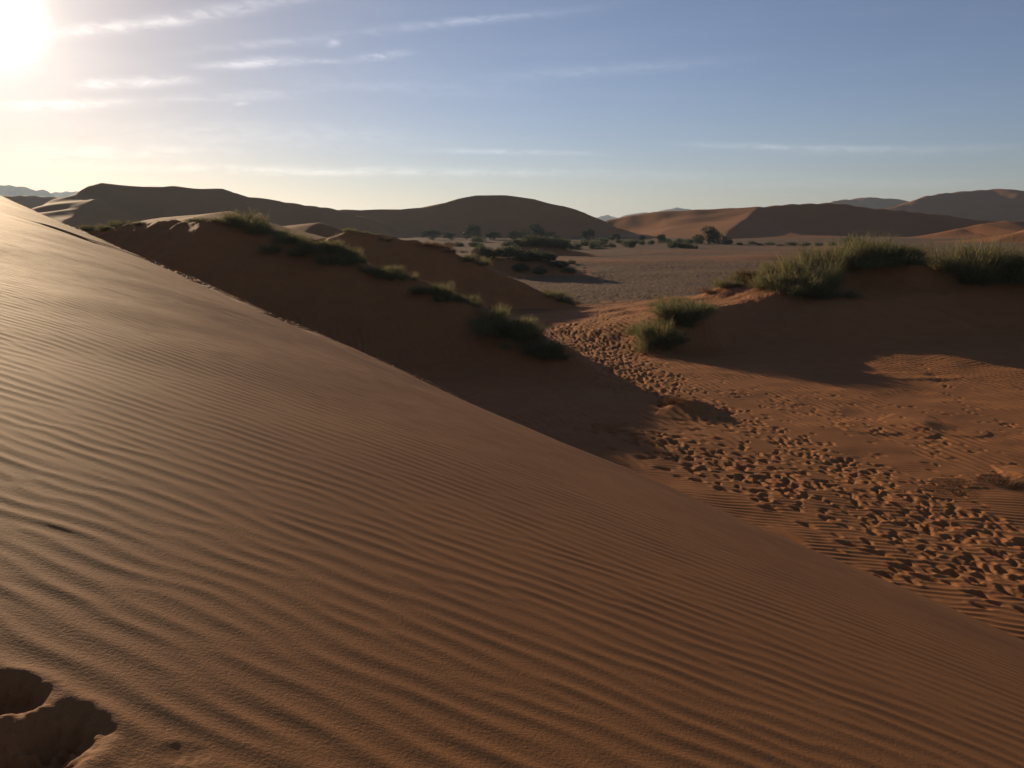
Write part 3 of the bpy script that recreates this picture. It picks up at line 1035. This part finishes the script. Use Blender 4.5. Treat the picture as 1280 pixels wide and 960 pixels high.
# low banks at the edge of the pan
row('dense', 'low', [(600, 26, 13), (614, 24, 11), (628, 26, 12), (643, 30, 13), (657, 28, 12), (670, 28, 12), (685, 32, 12), (700, 28, 9), (713, 24, 8), (650, 26, 10, -4), (676, 26, 10, -4)],
    'round green shrub, {} from left on the low shadowed bank beside the pan', 'shrubs on the low bank by the pan', True)
row('dense', 'back', [(634, 26, 10), (648, 26, 10), (662, 26, 11), (676, 30, 12), (690, 34, 13), (703, 24, 10)],
    'round shrub, {} from left on the farther bushy bank at the pan edge', 'shrubs on the farther bank by the pan', True)
spots('dense', [(696, 11, 4, 152), (714, 14, 6, 150), (731, 5, 2, 140), (722, 6, 2, 146)],
      'dark low bush on the bare pan before the shrub banks, {} from left', 'dark bushes alone on the pan')
# far edge of the pan
spots('dense', [(706, 22, 9, 252), (718, 22, 10, 250), (740, 16, 10, 255), (756, 9, 4, 262), (787, 24, 11, 260), (803, 12, 6, 300), (814, 12, 6, 310), (843, 22, 10, 252), (856, 24, 10, 250), (868, 14, 6, 250),
                (838, 14, 6, 310), (910, 18, 9, 310), (925, 12, 4, 300), (950, 12, 3, 300), (975, 14, 3, 290), (775, 14, 5, 330), (795, 12, 5, 330), (832, 16, 6, 340), (850, 16, 6, 335), (862, 18, 6, 330), (895, 16, 7, 325), (940, 16, 4, 320), (962, 18, 4, 310), (990, 20, 5, 300), (1008, 18, 5, 290), (1024, 18, 5, 280), (1040, 18, 6, 270)] + [(pr.randrange(548, 775), pr.randrange(12, 28), pr.randrange(4, 8), pr.randrange(235, 345)) for _ in range(26)],
      'small round shrub, {} from left in the far row edging the pan', 'shrubs along the far edge of the pan')
spots('tree', [(886, 40, 22, 320)], 'lone dark spreading thorn tree before the sunlit half of the long far dune', 'dark trees at the foot of the far dunes')
spots('tree', [(826, 16, 11, 330), (803, 13, 8, 350)], 'small dark thorn tree before the sunlit dune, {} of two', 'dark trees at the foot of the far dunes')
spots('tree', [(540, 32, 12, 395), (562, 22, 9, 400), (592, 26, 18, 395), (618, 24, 10, 390), (641, 26, 11, 385), (668, 38, 20, 380), (690, 24, 10, 375), (736, 22, 15, 360), (770, 16, 9, 370)],
      'dark shaded tree, {} from left at the foot of the round-backed dune', 'dark trees at the foot of the far dunes')
# behind the shrub hillock
spots('dense', [(985, 30, 9, 118), (1000, 26, 9, 120), (1013, 26, 9, 150), (1027, 22, 9, 150), (1040, 18, 7, 160), (1053, 16, 8, 165), (1066, 46, 18, 220), (1086, 28, 12, 190), (1098, 22, 9, 140),
                (1130, 22, 10, 140), (1150, 22, 9, 150), (1164, 20, 9, 150), (1178, 20, 8, 148), (1194, 22, 9, 140), (1206, 28, 13, 130), (1223, 32, 15, 128), (1244, 36, 16, 130), (1262, 28, 13, 126),
                (1277, 24, 15, 118), (1200, 18, 8, 118), (1255, 26, 8, 112)],
      'green shrub on the flat beyond the right hillock, {} from left', 'shrubs beyond the right hillock')
# right hillock
row('reed', 'foot', [(812, 26, 13), (822, 32, 18)], 'green reed bush, {} of two at the right hillock toe by the footpath', 'reed bushes on the right hillock', big=1.4)
row('reed', 'right', [(826, 30, 24), (836, 36, 27), (846, 40, 27), (856, 38, 24), (866, 36, 21), (880, 34, 15), (986, 40, 30), (1003, 44, 34), (1022, 44, 34), (1041, 44, 32), (1062, 44, 28), (1084, 40, 26), (1106, 42, 28), (1126, 40, 26), (1140, 18, 9),
                      (1196, 32, 22), (1214, 48, 40), (1236, 46, 34), (1258, 44, 30), (1280, 44, 30), (1310, 50, 34)],
    'green reed bush, {} from left along the right hillock shadow edge', 'reed bushes on the right hillock', big=1.35)
row('reed', 'right', [(995, 44, 26, -1.3), (1022, 46, 26, -1.5), (1052, 46, 22, -4.5), (1085, 40, 16, -1.2), (1120, 44, 18, -1.2), (1225, 50, 26, -1.5), (1262, 50, 24, -1.5)],
    'dark reed bush, {} from left on the right hillock shaded face', 'shaded bushes on the right hillock', big=1.4)
row('reed', 'crest', [(832, 30, 9), (850, 30, 10), (912, 34, 13), (930, 34, 14), (948, 34, 14), (966, 32, 14), (982, 30, 14)],
    'green reed bush, {} from left on the right hillock rim above orange sand', 'bushes on the far rim of the right hillock')
row('straw', 'crest', [(893, 24, 10), (921, 34, 9, -.9), (955, 34, 9, -.9)], 'rusty dry grass, {} from left on the far rim of the right hillock', 'dry grass on the right hillock')
# dry tufts among the footprints
row('sprig', 'tuft_a', [(846, 18, 8), (853, 14, 12), (864, 16, 8)], 'thin dry bush, {} of three on the little hummock beside the footprints', 'dry bushes on the little hummock', big=1.5)
row('straw', 'tuft_b', [(1204, 18, 10), (1222, 26, 13)], 'brown dry tuft, {} of two on the orange hummock beside the footprints', 'dry tufts on the orange hummock', big=1.7)
row('straw', 'tuft_c', [(1264, 26, 12), (1285, 30, 14)], 'brown dry tuft, {} of two on the hummock cut by the frame edge', 'dry tufts at the frame edge', big=1.6)
row('sprig', 'tuft_c', [(1228, 10, 8, .3)], 'tiny leafless twig standing in the sand between the two dry tufts', None)

# ------------------------------------------------------------------ air
bpy.ops.mesh.primitive_cube_add(size=1.0)
hz = bpy.context.object
hz.name = hz.data.name = 'haze'
hz.location = (0, 2800, (HAZE_TOP - 9.0) / 2)
hz.scale = (15000, 13600, HAZE_TOP + 9.0)
hz['kind'], hz['label'], hz['category'] = 'stuff', 'thin pale dusty air over the dunes', 'haze'
hm = bpy.data.materials.new('haze')
hm.use_nodes = True
ht = hm.node_tree
ht.nodes.clear()
ho = ht.nodes.new('ShaderNodeOutputMaterial')
hv = ht.nodes.new('ShaderNodeVolumePrincipled')
hv.inputs['Color'].default_value = (.58, .76, 1.0, 1)
hv.inputs['Density'].default_value = HAZE
hv.inputs['Anisotropy'].default_value = 0.45
ht.links.new(hv.outputs[0], ho.inputs['Volume'])
hz.data.materials.append(hm)
